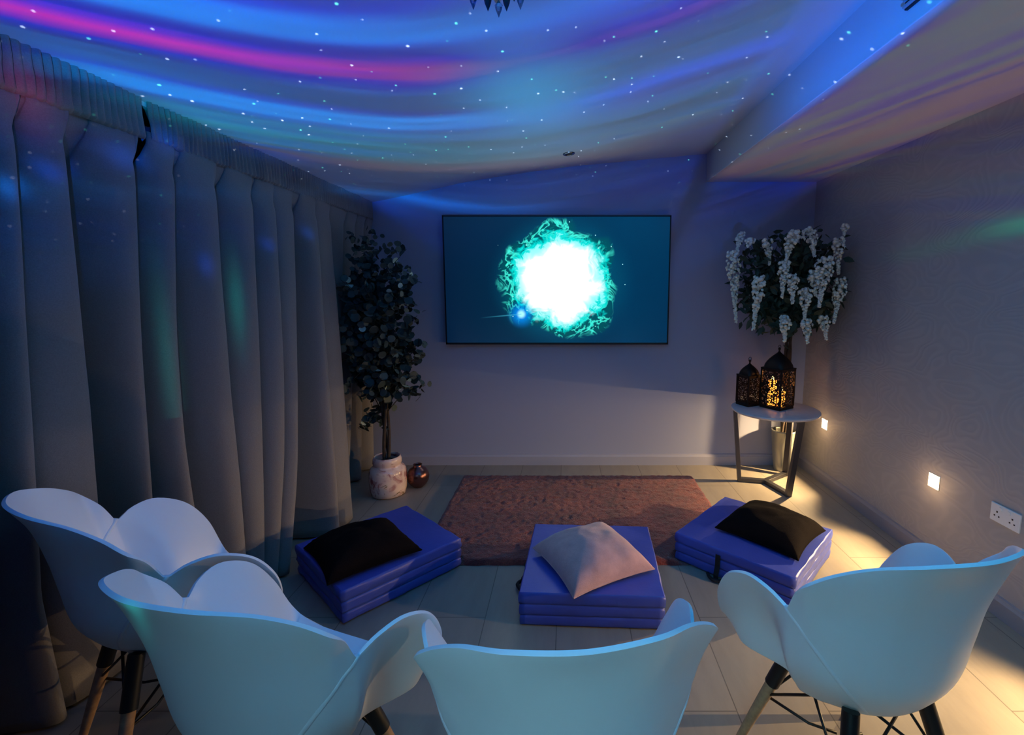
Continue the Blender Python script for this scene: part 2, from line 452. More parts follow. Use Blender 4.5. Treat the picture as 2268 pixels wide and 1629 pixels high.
def screen_mat():
    """the running picture: a white-hot burst with a teal ragged edge on deep blue (object x, z in metres from screen centre)"""
    m = bpy.data.materials.new('screen_picture'); m.use_nodes = True
    t = NT(m.node_tree); b = m.node_tree.nodes['Principled BSDF']
    tc = t.new('ShaderNodeTexCoord').outputs['Object']
    x, _, z = t.sep(tc)
    X = t.m('SUBTRACT', x, 0.035); Z = t.m('ADD', z, 0.005)
    r = t.m('SQRT', t.m('ADD', t.m('MULTIPLY', t.m('MULTIPLY', X, X), 1.0), t.m('MULTIPLY', t.m('MULTIPLY', Z, Z), 1.12)))
    P = t.xyz(x, 0.0, z)
    ang = t.noise(P, 3.2, 1, 0.5); fine = t.noise(P, 14.0, 4, 0.62, 1.2); mid = t.noise(P, 6.0, 3, 0.6, 0.8)
    edge = t.m('ADD', r, t.m('ADD', t.m('MULTIPLY', t.m('SUBTRACT', ang, 0.5), 0.22), t.m('MULTIPLY', t.m('SUBTRACT', fine, 0.5), 0.22)))
    bg = t.ramp(t.m('ADD', t.m('MULTIPLY', x, 0.45), 0.5), [(0.0, rgb(4, 22, 50)), (0.35, rgb(2, 40, 66)), (0.75, rgb(0, 50, 84)), (1.0, rgb(0, 40, 74))])
    halo = t.sstep(r, 0.62, 0.33)
    c = t.mix(t.m('MULTIPLY', halo, 0.55), bg, rgb(0, 88, 118))
    # wispy filaments: thin ridges of distorted noise in a shell around the burst
    ridge = t.m('SUBTRACT', 1.0, t.m('MULTIPLY', t.m('ABSOLUTE', t.m('SUBTRACT', t.noise(P, 6.0, 3, 0.6, 1.1), 0.5)), 20.0), clamp=True)
    shell = t.m('MULTIPLY', t.sstep(t.m('ADD', r, t.m('MULTIPLY', t.m('SUBTRACT', ang, 0.5), 0.35)), 0.50, 0.44), t.sstep(r, 0.2, 0.3))
    c = t.mix(t.m('MULTIPLY', shell, 0.65), c, rgb(0, 84, 84))
    c = t.mix(t.m('MULTIPLY', t.m('MULTIPLY', ridge, shell), 0.9), c, (0.06, 1.0, 0.80, 1))
    c = t.mix(t.sstep(edge, 0.43, 0.37), c, (0.0, 0.72, 0.66, 1))
    c = t.mix(t.sstep(edge, 0.375, 0.335), c, (0.30, 1.0, 1.0, 1))
    core = t.m('ADD', r, t.m('ADD', t.m('MULTIPLY', t.m('SUBTRACT', mid, 0.5), 0.30), t.m('MULTIPLY', t.m('SUBTRACT', ang, 0.5), 0.15)))
    c = t.mix(t.sstep(core, 0.37, 0.24), c, (1.05, 1.05, 1.15, 1))
    # small blue flare and its streak, lower left of the burst
    fx = t.m('ADD', x, 0.29); fz = t.m('ADD', z, 0.268)
    fr = t.m('SQRT', t.m('ADD', t.m('MULTIPLY', fx, fx), t.m('MULTIPLY', fz, fz)))
    c = t.mix(t.m('MULTIPLY', t.sstep(fr, 0.13, 0.0), 0.85), c, (0.0, 0.28, 1.0, 1))
    c = t.mix(t.sstep(fr, 0.045, 0.01), c, (0.4, 0.95, 1.0, 1))
    lz = t.m('ABSOLUTE', t.m('SUBTRACT', fz, t.m('MULTIPLY', fx, 0.09)))
    ln = t.m('MULTIPLY', t.sstep(lz, 0.008, 0.0), t.m('MULTIPLY', t.sstep(fx, -0.36, -0.05), t.m('LESS_THAN', fx, 0.0)))
    c = t.mix(t.m('MULTIPLY', ln, 0.5), c, (0.05, 0.45, 0.65, 1))
    vo = t.new('ShaderNodeTexVoronoi', feature='F1', voronoi_dimensions='2D'); t.put(vo.inputs['Vector'], t.xyz(x, z, 0.0)); vo.inputs['Scale'].default_value = 9.0
    sp = t.m('MULTIPLY', t.m('LESS_THAN', vo.outputs['Distance'], 0.035), t.m('MULTIPLY', t.sstep(r, 0.62, 0.5), t.m('GREATER_THAN', t.sep(vo.outputs['Color'])[0], 0.75)))
    c = t.mix(sp, c, (0.5, 1.0, 1.0, 1))
    b.inputs['Base Color'].default_value = (0.004, 0.005, 0.008, 1); b.inputs['Roughness'].default_value = 0.25
    t.put(b.inputs['Emission Color'], c)
    t.put(b.inputs['Emission Strength'], t.sstep(core, 0.33, 0.15, 1.0, 3.4))
    return m


M_floor = floor_mat(); M_paper = paper_mat(); M_rug = rug_mat(); M_pot = pot_mat(); M_screen = screen_mat()

# ------------------------------------------------------------------ room shell
XL, XR, YB, YF = -2.12, 2.0, 3.93, -2.2
PROF = [(-2.3, 2.07), (-1.502, 2.205), (-1.114, 2.285), (-0.729, 2.363), (-0.094, 2.453), (0.4, 2.503), (0.879, 2.546), (1.111, 2.567), (2.1, 2.65)]
CP = [(p.x, p.y) for p in catmull([(a, b, 0) for a, b in PROF], 6)]


def zc(x):
    for (a, b), (c, d) in zip(CP, CP[1:]):
        if a <= x <= c: return b + (d - b) * (x - a) / (c - a)
    return CP[-1][1]


def struct(o):
    o['kind'] = 'structure'; return o


mb = MB(); mb.box((XL - 0.1, YF - 0.1, -0.1), (XR + 0.15, YB + 0.1, 0.0)); struct(mb.build('floor', M_floor, smooth=False))
mb = MB(); v = []; f = []
for (a, b) in CP:
    v += [(a, YF - 0.1, b), (a, YB + 0.1, b), (a, YF - 0.1, b + 0.1), (a, YB + 0.1, b + 0.1)]
for i in range(len(CP) - 1):
    j = 4 * i; k = j + 4
    f += [(j, j + 1, k + 1, k), (j + 2, k + 2, k + 3, j + 3), (j, k, k + 2, j + 2), (j + 1, j + 3, k + 3, k + 1)]
mb.add(v, f); struct(mb.build('ceiling', M_ceil, angle=30))
mb = MB(); mb.box((XL - 0.1, YB, 0), (XR + 0.15, YB + 0.1, 2.75)); struct(mb.build('wall_back', M_wall, smooth=False))
mb = MB(); mb.box((XL - 0.1, YF - 0.1, 0), (XR + 0.15, YF, 2.75)); struct(mb.build('wall_front', mat('dark_unseen_wall', rgb(60, 60, 68), 0.85), smooth=False))  # unseen wall darkened to cut bounce light into the curtain folds
mb = MB(); mb.box((XL - 0.1, YF, 0), (XL, YB, 2.3)); struct(mb.build('wall_left', M_wall, smooth=False))
# right wall with real openings for the recessed step lights
LY = [1.368, 2.468, 3.568]; LZ = 0.463; LH = 0.036
mb = MB(); ys = [YF]; 
for y in LY: ys += [y - LH, y + LH]
ys.append(YB); zs = [0, LZ - LH, LZ + LH, 2.75]
for i in range(len(ys) - 1):
    for k in range(3):
        if k == 1 and i % 2 == 1: continue
        a, b, c, d = ys[i], ys[i + 1], zs[k], zs[k + 1]
        mb.add([(XR, a, c), (XR, b, c), (XR, b, d), (XR, a, d)], [(0, 1, 2, 3)])
mb.add([(XR + .12, YF, 0), (XR + .12, YB, 0), (XR + .12, YB, 2.75), (XR + .12, YF, 2.75)], [(0, 3, 2, 1)])
struct(mb.build('wall_right', M_paper, smooth=False))
mb = MB(); mb.box((1.116, YF, 2.35), (XR, YB, 2.64)); struct(mb.build('trim_1', M_box, smooth=False, bevel=0.004))


def skirting(name, pts_fn, m):
    pass


SK = [(0, 0), (0.018, 0), (0.018, 0.075), (0.012, 0.085), (0.010, 0.092), (0, 0.096)]


def skirt(name, a, b, nrm, m):
    a, b, nrm = Vector(a), Vector(b), Vector(nrm); v = []; n = len(SK)
    for P in (a, b):
        for o_, h in SK: v.append(P + nrm * o_ + Vector((0, 0, h)))
    f = [(i, (i + 1) % n, n + (i + 1) % n, n + i) for i in range(n)] + [tuple(range(n)), tuple(range(n, 2 * n))[::-1]]
    struct(MB().add(v, f).build(name, m, smooth=False))


skirt('baseboard_back', (XL, YB, 0), (XR, YB, 0), (0, -1, 0), M_skirt)
skirt('baseboard_right', (XR, YF, 0), (XR, YB - 0.018, 0), (-1, 0, 0), M_skirt2)

# ------------------------------------------------------------------ recessed step lights
M_lens = mat('lit_lens', (1, 0.8, 0.5, 1), 0.5, emis=(1.0, 0.72, 0.38, 1), estr=6.0)
M_rec = mat('step_light_body', rgb(235, 230, 220), 0.5)
WLAB = {2.468: ('square recessed wall light glowing warm on right wall, nearer the socket', 1.0),
        3.568: ('square recessed wall light glowing warm by the round side table', 1.0),
        1.368: ('square recessed wall light on right wall beside the right tub chair', 1.0)}
for y in LY:
    root = empty('step_light', (XR, y, LZ))
    tag(root, WLAB[y][0], 'wall light', 'recessed wall lights on the right wall')
    h = LH; d = 0.045
    m_ = MB()
    m_.add([(0, -h, -h), (0, h, -h), (0, h, h), (0, -h, h), (d, -h, -h), (d, h, -h), (d, h, h), (d, -h, h)],
           [(0, 1, 5, 4), (1, 2, 6, 5), (2, 3, 7, 6), (3, 0, 4, 7)])
    m_.build('housing', M_rec, root, smooth=False)
    m_ = MB(); g = h + 0.004
    for lo, hi in (((-0.003, -g, h), (0.002, g, g)), ((-0.003, -g, -g), (0.002, g, -h)), ((-0.003, -g, -h), (0.002, -h, h)), ((-0.003, h, -h), (0.002, g, h))):
        m_.box(lo, hi)
    m_.build('trim_frame', M_rec, root, smooth=False)
    m_ = MB(); m_.add([(d - .002, -h, -h), (d - .002, h, -h), (d - .002, h, h), (d - .002, -h, h)], [(0, 1, 2, 3)])
    m_.build('lens', M_lens, root, smooth=False)
    sp_ = bpy.data.lights.new('step_light_fill', 'POINT'); sp_.energy = 0.45; sp_.color = (1.0, 0.60, 0.28); sp_.shadow_soft_size = 0.02  # added point light clear of the fitting, to warm the wall around it
    so_ = bpy.data.objects.new('step_light_fill', sp_); COL.objects.link(so_); so_.parent = root; so_.location = (-0.10, 0, -0.02)
    area('step_light_lamp', (d * 0.55, 0, h - 0.004), (d * 0.55 - 0.6, 0, h - 1.0), 0.012, 46.0, (1.0, 0.66, 0.30), 0.055, parent=root)

# ------------------------------------------------------------------ curtains
# every fold: (start, end) along the wall at mid height z=1.0 and near the heading z=1.9
FA = [((-1.95, -1.78), (-1.93, -1.76)), ((-1.70, -1.50), (-1.70, -1.52)), ((-1.44, -1.25), (-1.43, -1.25)), ((-1.15, -.98), (-1.15, -.95)), ((-.92, -.70), (-.90, -.71)),
      ((-.62, -.42), (-.62, -.44)), ((-.36, -.20), (-.36, -.18)), ((-.10, .10), (-.10, .10)), ((.16, .34), (.16, .32)), ((.42, .60), (.40, .60)), ((.64, .84), (.66, .84)), ((.92, 1.06), (.92, 1.06)),
      ((1.12, 1.28), (1.12, 1.27)), ((1.355, 1.444), (1.31, 1.389)), ((1.452, 1.628), (1.405, 1.52)), ((1.745, 1.850), (1.59, 1.762))]
FB = [((1.905, 1.972), (1.812, 1.925)), ((2.030, 2.170), (1.960, 2.15)), ((2.195, 2.322), (2.215, 2.397)), ((2.342, 2.440), (2.43, 2.57)), ((2.455, 2.540), (2.585, 2.75)),
      ((2.755, 2.880), (2.825, 2.985)), ((2.892, 3.075), (2.995, 3.18)), ((3.16, 3.31), (3.20, 3.43)), ((3.37, 3.50), (3.45, 3.60)), ((3.56, 3.68), (3.62, 3.74)), ((3.75, 3.87), (3.77, 3.88))]


def front_x(y, z):
    lo = -1.66 + 0.11 * ss(y, 1.85, 2.10) + 0.09 * ss(y, 2.05, 2.5) - 0.13 * ss(y, 3.02, 3.2)
    hi = -1.52 - 0.04 * ss(y, 3.0, 3.3)
    q = (z - 1.0) / 0.9
    if q > 1: return hi + (-1.565 - hi) * min(1, (z - 1.9) / 0.17)
    x = lo + (hi - lo) * q
    return max(x, -1.74) if q < 0 else x


def section(folds, z, seed):
    """plan curve of the cloth at height z as a list of (x, y)"""
    q = (z - 1.0) / 0.9; top = ss(z, 1.9, 2.08)
    Dm = 0.34 * (1 - ss(z, 1.15, 2.05)) + 0.13 * (1 - ss(z, 1.8, 2.08)) + 0.012
    ab = []
    for (a0, b0), (a1, b1) in folds:
        qq = min(q, 1.0)
        a = a0 + (a1 - a0) * qq + 0.05 * top; b = b0 + (b1 - b0) * qq + 0.05 * top
        if b - a < 0.06: m = (a + b) / 2; a, b = m - 0.03, m + 0.03
        ab.append([a, b])
    for k in range(len(ab) - 1):
        if ab[k][1] > ab[k + 1][0] - 0.006:
            m = (ab[k][1] + ab[k + 1][0]) / 2; ab[k][1] = m - 0.004; ab[k + 1][0] = m + 0.004
    P = []
    gaps = [0.05] + [ab[k + 1][0] - ab[k][1] for k in range(len(ab) - 1)] + [0.02]
    dep = [min(Dm, 0.045 + 4.0 * g) for g in gaps]
    for k, (a, b) in enumerate(ab):
        w = b - a; fx = front_x((a + b) / 2, z) + 0.012 * noise.noise(Vector((a * 3, z * .6, seed)))
        dl, dr = dep[k], dep[k + 1]
        P += [(fx - .92 * dl, a + .02 * w), (fx - .66 * dl, a + .03 * w), (fx - .36 * dl, a + .14 * w), (fx - .10 * dl - .004, a + .34 * w), (fx - .004 + .010 * noise.noise(Vector((k, z, 1))), a + .58 * w),
              (fx - .006, a + .84 * w), (fx - .035 * min(1, dr / .1), b), (fx - .40 * dr, b - .04 * w), (fx - .80 * dr, b - .10 * w)]
        if k < len(ab) - 1: P.append((fx - 1.0 * dr, (b + ab[k + 1][0]) / 2))
    return [(max(-2.10, p.x), p.y) for p in catmull([(x, y, 0) for x, y in P], 4)]


def curtain(folds, y0, y1, label, seed):
    ox, oy = -1.60, (y0 + y1) / 2
    root = empty('curtain', (ox, oy, 0)); tag(root, label, 'curtain', 'grey curtains on the left wall')
    zs_ = [0.015 + 2.07 * i / 46 for i in range(47)]
    v = []; f = []
    for z in zs_:
        sec = section(folds, z, seed); n = len(sec)
        v += [(x - ox + 0.004 * noise.noise(Vector((y * 7, z * 2.5, seed))), y - oy, z) for x, y in sec]
    for k in range(len(zs_) - 1):
        for i in range(n - 1):
            a = k * n + i; f.append((a, a + 1, a + n + 1, a + n))
    o = MB().add(v, f).build('drape', M_curt, root)
    so = o.modifiers.new('thick', 'SOLIDIFY'); so.thickness = 0.004
    # gathered heading tape
    v = []; f = []; step = 0.003; n = int((y1 - y0) / step); zz = [2.052, 2.064, 2.085, 2.11, 2.14, 2.17, 2.195, 2.212, 2.219]; R = len(zz)
    for i in range(n + 1):
        y = y0 + (y1 - y0) * i / n
        ph = y * 2 * pi / 0.026 + 3.4 * noise.noise(Vector((y * 12, seed, 0)))
        A_ = 0.4 + 1.1 * abs(noise.noise(Vector((y * 9, 2, 0))))
        for k, z in enumerate(zz):
            q = k / (R - 1); am = 0.010 * A_ * (0.25 + 0.85 * sin(pi * min(1, q * 1.04)))
            x = 0.046 + am * sin(ph + 1.4 * noise.noise(Vector((y * 22, z * 14, 0)))) + 0.010 * noise.noise(Vector((y * 5, 3, q))) - (0.012 if k == 0 else 0)
            dz = 0.005 * noise.noise(Vector((y * 20, 7, 0))) if k >= 7 else 0.008 * noise.noise(Vector((y * 12, 9, 0))) * (1 - q)
            v.append((x, y - oy, z + dz))
    for i in range(n):
        for k in range(R - 1):
            a = i * R + k; f.append((a, a + 1, a + R + 1, a + R))
    o = MB().add(v, f).build('heading_tape', M_curt, root)
    so = o.modifiers.new('thick', 'SOLIDIFY'); so.thickness = 0.004
    return root


curtain(FA, -2.0, 1.838, 'nearer dark grey pencil pleat curtain hanging left of the gap', 3)
curtain(FB, 1.868, 3.905, 'farther dark grey pencil pleat curtain running to back wall', 8)
o = MB().box((-0.012, -2.95, -0.012), (0.012, 2.95, 0.012)).build('curtain_rail', M_white, smooth=False, loc=(-1.585, 0.95, 2.188))
tag(o, 'thin white curtain rail showing in the gap between curtains', 'curtain rail')

# ------------------------------------------------------------------ television
tv = empty('television', (-0.079, YB, 1.566)); tag(tv, 'large flat television on back wall showing a glowing teal burst', 'television')
W, H = 1.825, 1.034
m_ = MB(); m_.box((-W / 2, -0.055, -H / 2), (W / 2, -0.03, H / 2)); m_.box((-W * .4, -0.03, -H * .38), (W * .4, 0.0, H * .3))
m_.build('casing', M_black, tv, smooth=False, bevel=0.002)
m_ = MB(); b_ = 0.011
for lo, hi in (((-W / 2, -.060, H / 2 - b_), (W / 2, -.055, H / 2)), ((-W / 2, -.060, -H / 2), (W / 2, -.055, -H / 2 + b_ * 1.4)),
               ((-W / 2, -.060, -H / 2), (-W / 2 + b_, -.055, H / 2)), ((W / 2 - b_, -.060, -H / 2), (W / 2, -.055, H / 2))):
    m_.box(lo, hi)
m_.build('bezel', M_black, tv, smooth=False)
m_ = MB(); w, h = W / 2 - b_, H / 2 - b_
m_.box((-w, -.0575, -h), (w, -.0555, h)); m_.build('screen', M_screen, tv, smooth=False)

# ------------------------------------------------------------------ rug
def shag_rug():
    x0, x1, y0, y1 = -0.83, 1.01, 2.42, 3.64; nx, ny = 150, 100
    v = []; f = []
    for j in range(ny + 1):
        for i in range(nx + 1):
            a, b = i / nx, j / ny
            ed = min(a, 1 - a) * 1.84; ed2 = min(b, 1 - b) * 1.22; e = min(ed, ed2)
            z = 0.028 * min(1, (e / 0.02)) ** 0.5 + 0.006 * noise.noise(Vector((a * 60, b * 40, 0))) + 0.004 * noise.noise(Vector((a * 160, b * 110, 5)))
            if e < 1e-6: z = 0.0
            wob = 0.008 * noise.noise(Vector((a * 25, b * 20, 9)))
            for (mx_, my_, ma_) in ((-1.0, 2.38, 47), (.125, 2.245, -2.8), (1.046, 2.492, -43)):
                ddx, ddy = x0 + (x1 - x0) * a - mx_, y0 + (y1 - y0) * b - my_; ca_, sa_ = cos(radians(ma_)), sin(radians(ma_))
                if abs(ddx * ca_ + ddy * sa_) < .335 and abs(-ddx * sa_ + ddy * ca_) < .335: z = 0.003
            v.append((x0 + (x1 - x0) * a + wob, y0 + (y1 - y0) * b + wob, max(0.001, z)))
    for j in range(ny):
        for i in range(nx):
            k = j * (nx + 1) + i; f.append((k, k + 1, k + nx + 2, k + nx + 1))
    o = MB().add(v, f).build('shag_rug', M_rug)
    tag(o, 'dark maroon shag rug lying on floor below the television', 'rug')


shag_rug()

# ------------------------------------------------------------------ folded floor mats
def layer(w, d, z0, z1, seed, wr):
    """soft rounded slab"""
    nx = 26; v = []; f = []
    me = MB()
    prof = [(0.016, 0.0), (0.004, 0.006), (0.0, 0.016), (0.0, 0.5), (0.0, (z1 - z0) - 0.012), (0.004, (z1 - z0) - 0.004), (0.012, z1 - z0)]
    H_ = z1 - z0
    prof = [(0.007, 0), (0.0015, H_ * .08), (0.0, H_ * .25), (-0.001, H_ * .5), (0.0, H_ * .75), (0.0015, H_ * .93), (0.007, H_)]
    ring = []
    n = 24
    for i in range(n): ring.append((-w / 2 + w * i / n, -d / 2, 0, -1))
    for i in range(n): ring.append((w / 2, -d / 2 + d * i / n, 1, 0))
    for i in range(n): ring.append((w / 2 - w * i / n, d / 2, 0, 1))
    for i in range(n): ring.append((-w / 2, d / 2 - d * i / n, -1, 0))
    R = len(ring)
    for ins, z in prof:
        for (x, y, nx_, ny_) in ring:
            p = Vector((x, y, 0)); c = Vector((x * (1 - 2 * ins / w), y * (1 - 2 * ins / d), 0))
            k = wr * noise.noise(Vector((x * 16, y * 16, z * 60 + seed)))
            v.append((c.x + nx_ * k, c.y + ny_ * k, z0 + z + 0.25 * k))
    m = len(prof)
    for i in range(m - 1):
        for k in range(R):
            k2 = (k + 1) % R; f.append((i * R + k, i * R + k2, (i + 1) * R + k2, (i + 1) * R + k))
    me.add(v, f)
    # top and bottom caps as inset rings
    for base, zz in ((m - 1, z1), (0, z0)):
        v = []; f = []
        rr = [1.0, .93, .7, .4, .1]
        for q in rr:
            for k in range(R):
                x, y = me.v[base * R + k][0] * q, me.v[base * R + k][1] * q
                z = me.v[base * R + k][2] if q == 1.0 else zz + (0.003 * noise.noise(Vector((x * 6, y * 6, seed))) if base else 0)
                v.append((x, y, z))
        for i in range(len(rr) - 1):
            for k in range(R):
                k2 = (k + 1) % R; f.append((i * R + k, i * R + k2, (i + 1) * R + k2, (i + 1) * R + k))
        f.append(tuple((len(rr) - 1) * R + k for k in range(R)))
        me.add(v, f)
    return me


def floor_mat_obj(cx, cy, ang, w, d, label, straps, seed, hts=(0.0, 0.050, 0.103, 0.160), wr=0.004):
    root = empty('folding_floor_mat', (cx, cy, 0.005), ang); tag(root, label, 'floor mat', 'purple folded floor mats')
    for i in range(3):
        layer(w - 0.004 * (2 - i), d - 0.004 * (2 - i), hts[i] + 0.0005, hts[i + 1], seed + i * 7, wr).build('panel', M_mat, root)
    for (side, t, z0, z1, loop) in straps:
        nx_, ny_ = side; hw, hd = w / 2 + 0.004, d / 2 + 0.004
        c = Vector((nx_ * hw + (-ny_) * t, ny_ * hd + nx_ * t, 0)); nrm = Vector((nx_, ny_, 0)); tan = Vector((-ny_, nx_, 0))
        m_ = MB(); s = 0.013; v = []
        for z, o_ in ((z0, 0.002 + loop), (z0 + .02, .004 + loop), ((z0 + z1) / 2, .004), (z1, .002)):
            for sg in (-1, 1):
                for th in (0, 0.003): v.append(c + nrm * (o_ + th) + tan * s * sg + Vector((0, 0, z)))
        f = []
        for i in range(3):
            a = 4 * i; b = a + 4
            f += [(a, a + 2, b + 2, b), (a + 1, b + 1, b + 3, a + 3), (a, b, b + 1, a + 1), (a + 2, a + 3, b + 3, b + 2)]
        f += [(0, 1, 3, 2), (12, 14, 15, 13)]
        m_.add(v, f)
        if loop > 0.005:
            m_.tube(catmull([c + nrm * .01 + tan * -.05 + Vector((0, 0, .012)), c + nrm * (.03) + tan * -.03 + Vector((0, 0, .010)), c + nrm * .045 + Vector((0, 0, .012)), c + nrm * .03 + tan * .035 + Vector((0, 0, .012)), c + nrm * .01 + tan * .055 + Vector((0, 0, .014))], 5), .009, 6)
        m_.build('strap', M_strap, root, smooth=False)
    return root


floor_mat_obj(-1.000, 2.380, radians(-43.0) + pi / 2, 0.635, 0.585, 'purple folded floor mat by the curtains under a black plush cushion', [], 3, wr=0.006)
floor_mat_obj(0.125, 2.245, radians(-2.8), 0.648, 0.628, 'purple folded floor mat in the middle holding the taupe cushion',
              [((-1, 0), 0.03, 0.02, 0.12, 0.02)], 11, wr=0.003)
floor_mat_obj(1.046, 2.492, radians(-43.0), 0.632, 0.628, 'purple folded floor mat with black straps near the side table',
              [((0, -1), -0.06, 0.005, 0.13, 0.015), ((0, -1), 0.10, 0.05, 0.09, 0.0)], 23, wr=0.005)


# ------------------------------------------------------------------ cushions
def cushion(cx, cy, z, ang, w, d, th, m, label, seed, tilt=(0, 0), group=None, fur=0.0):
    n = 40; v = []; f = []; 
    for sgn in (1, -1):
        for j in range(n + 1):
            for i in range(n + 1):
                a = sin((2 * i / n - 1) * pi / 2); b = sin((2 * j / n - 1) * pi / 2)
                pin = 1 - 0.075 * (1 - b * b) if True else 1
                x = a * w / 2 * (1 - 0.09 * (1 - b * b) * abs(a) ** 2); y = b * d / 2 * (1 - 0.09 * (1 - a * a) * abs(b) ** 2)
                h = th / 2 * ((1 - a * a) * (1 - b * b)) ** 0.42
                wr = noise.noise(Vector((x * 9, y * 9, seed))) * 0.16 + noise.noise(Vector((x * 22, y * 22, seed + 5))) * 0.05
                rim = fur * noise.noise(Vector((x * 90, y * 90, seed)))
                zz = sgn * h * (1 + wr) + rim
                if sgn < 0: zz *= 0.45
                zz -= 0.022 * max(a * a, b * b) ** 3
                v.append((x, y, zz))
    N = (n + 1) ** 2
    for s in (0, 1):
        for j in range(n):
            for i in range(n):
                k = s * N + j * (n + 1) + i
                f.append((k, k + 1, k + n + 2, k + n + 1) if s == 0 else (k, k + n + 1, k + n + 2, k + 1))
    mb_ = MB().add(v, f)
    root_mesh = mb_.build('cushion', m)
    bm = bmesh.new(); bm.from_mesh(root_mesh.data); bmesh.ops.remove_doubles(bm, verts=bm.verts, dist=0.0008)
    bmesh.ops.recalc_face_normals(bm, faces=bm.faces); bm.to_mesh(root_mesh.data); bm.free()
    root_mesh.data.shade_smooth()
    root_mesh.location = (cx, cy, z); root_mesh.rotation_euler = (tilt[0], tilt[1], ang)
    tag(root_mesh, label, 'cushion', group)
    # piped seam running round the edge
    pts = []
    for s in range(4):
        for i in range(n):
            q = sin((2 * i / n - 1) * pi / 2)
            a, b = [(q, -1), (1, q), (-q, 1), (-1, -q)][s]
            pts.append((a * w / 2 * (1 - 0.09 * (1 - b * b)), b * d / 2 * (1 - 0.09 * (1 - a * a)), -0.022))
    pts.append(pts[0])
    MB().tube(pts, 0.0035, 6, cap=False).build('piping', m, root_mesh)
    return root_mesh


cushion(-1.045, 2.275, 0.205, radians(44 - 3), 0.44, 0.44, 0.17, M_dark_fur, 'black plush cushion on the purple mat beside the curtains', 2, (radians(-2), 0), 'black cushions', fur=0.004)
cushion(0.122, 2.172, 0.216, radians(28), 0.435, 0.425, 0.20, M_taupe, 'taupe velvet cushion turned askew on the middle purple mat', 8, (radians(2), radians(-1)))
cushion(1.125, 2.475, 0.206, radians(-45), 0.44, 0.41, 0.18, M_dark_fur, 'black cushion on the right purple mat near the side table', 15, (0, radians(1)), 'black cushions', fur=0.001)

# ------------------------------------------------------------------ side table
TX, TY, TH = 1.590, 3.535, 0.597
tb = empty('side_table', (TX, TY, 0)); tag(tb, 'round pale topped side table with angled metal legs in the corner', 'table')
MB().lathe([(0.0, -0.024), (0.305, -0.024), (0.313, -0.018), (0.316, -0.010), (0.314, -0.003), (0.308, 0.0), (0.0, 0.0)], 72).build('table_top', M_top, tb, angle=35, loc=(0, 0, TH))


def bar(m_, p, q, w, t, up=(0, 0, 1)):
    p, q = Vector(p), Vector(q); d = (q - p).normalized(); s = d.cross(Vector(up))
    if s.length < 1e-3: s = d.cross(Vector((0, 1, 0)))
    s.normalize(); u_ = s.cross(d); v = []
    for P in (p, q):
        for a, b in ((-1, -1), (1, -1), (1, 1), (-1, 1)): v.append(P + s * a * w / 2 + u_ * b * t / 2)
    m_.add(v, [(0, 3, 2, 1), (4, 5, 6, 7), (0, 1, 5, 4), (1, 2, 6, 5), (2, 3, 7, 6), (3, 0, 4, 7)])


feet = [(1.360 - TX, 3.575 - TY), (1.617 - TX, 3.300 - TY), (1.775 - TX, 3.69 - TY)]
topp = [(1.305 - TX, 3.58 - TY), (1.66 - TX, 3.26 - TY), (1.80 - TX, 3.70 - TY)]
J = Vector((-0.04, 0.0, 0.015))
for (fx, fy), (tx, ty) in zip(feet, topp):
    m_ = MB(); bar(m_, (fx, fy, 0.0), (tx, ty, TH - 0.024), 0.042, 0.028, up=(fx, fy, 0)); m_.build('leg', M_frame, tb, smooth=False, bevel=0.002)
m_ = MB()
for fx, fy in feet: bar(m_, (fx, fy, 0.015), J, 0.040, 0.03)
m_.build('base_frame', M_frame, tb, smooth=False, bevel=0.002)
m_ = MB()
for tx, ty in topp: bar(m_, (tx, ty, TH - 0.034), (0, 0, TH - 0.034), 0.03, 0.018)
m_.build('top_bracket', M_frame, tb, smooth=False)


# ------------------------------------------------------------------ lanterns
def lattice_mat():
    m = bpy.data.materials.new('pierced_lantern_panel'); m.use_nodes = True
    t = NT(m.node_tree); b = m.node_tree.nodes['Principled BSDF']
    tc = t.new('ShaderNodeTexCoord').outputs['Object']
    vo = t.new('ShaderNodeTexVoronoi', feature='DISTANCE_TO_EDGE'); t.put(vo.inputs['Vector'], tc); vo.inputs['Scale'].default_value = 62.0; vo.inputs['Randomness'].default_value = 0.6
    hole = t.m('GREATER_THAN', vo.outputs['Distance'], 0.13)
    tr = t.new('ShaderNodeBsdfTransparent'); tr.inputs[0].default_value = (1, 0.93, 0.85, 1)
    mx = t.new('ShaderNodeMixShader'); t.put(mx.inputs[0], hole); t.l.new(b.outputs[0], mx.inputs[1]); t.l.new(tr.outputs[0], mx.inputs[2])
    out = [n for n in m.node_tree.nodes if n.type == 'OUTPUT_MATERIAL'][0]; t.l.new(mx.outputs[0], out.inputs[0])
    b.inputs['Base Color'].default_value = rgb(50, 34, 30); b.inputs['Roughness'].default_value = 0.5; b.inputs['Metallic'].default_value = 0.5
    return m


M_lattice = lattice_mat()


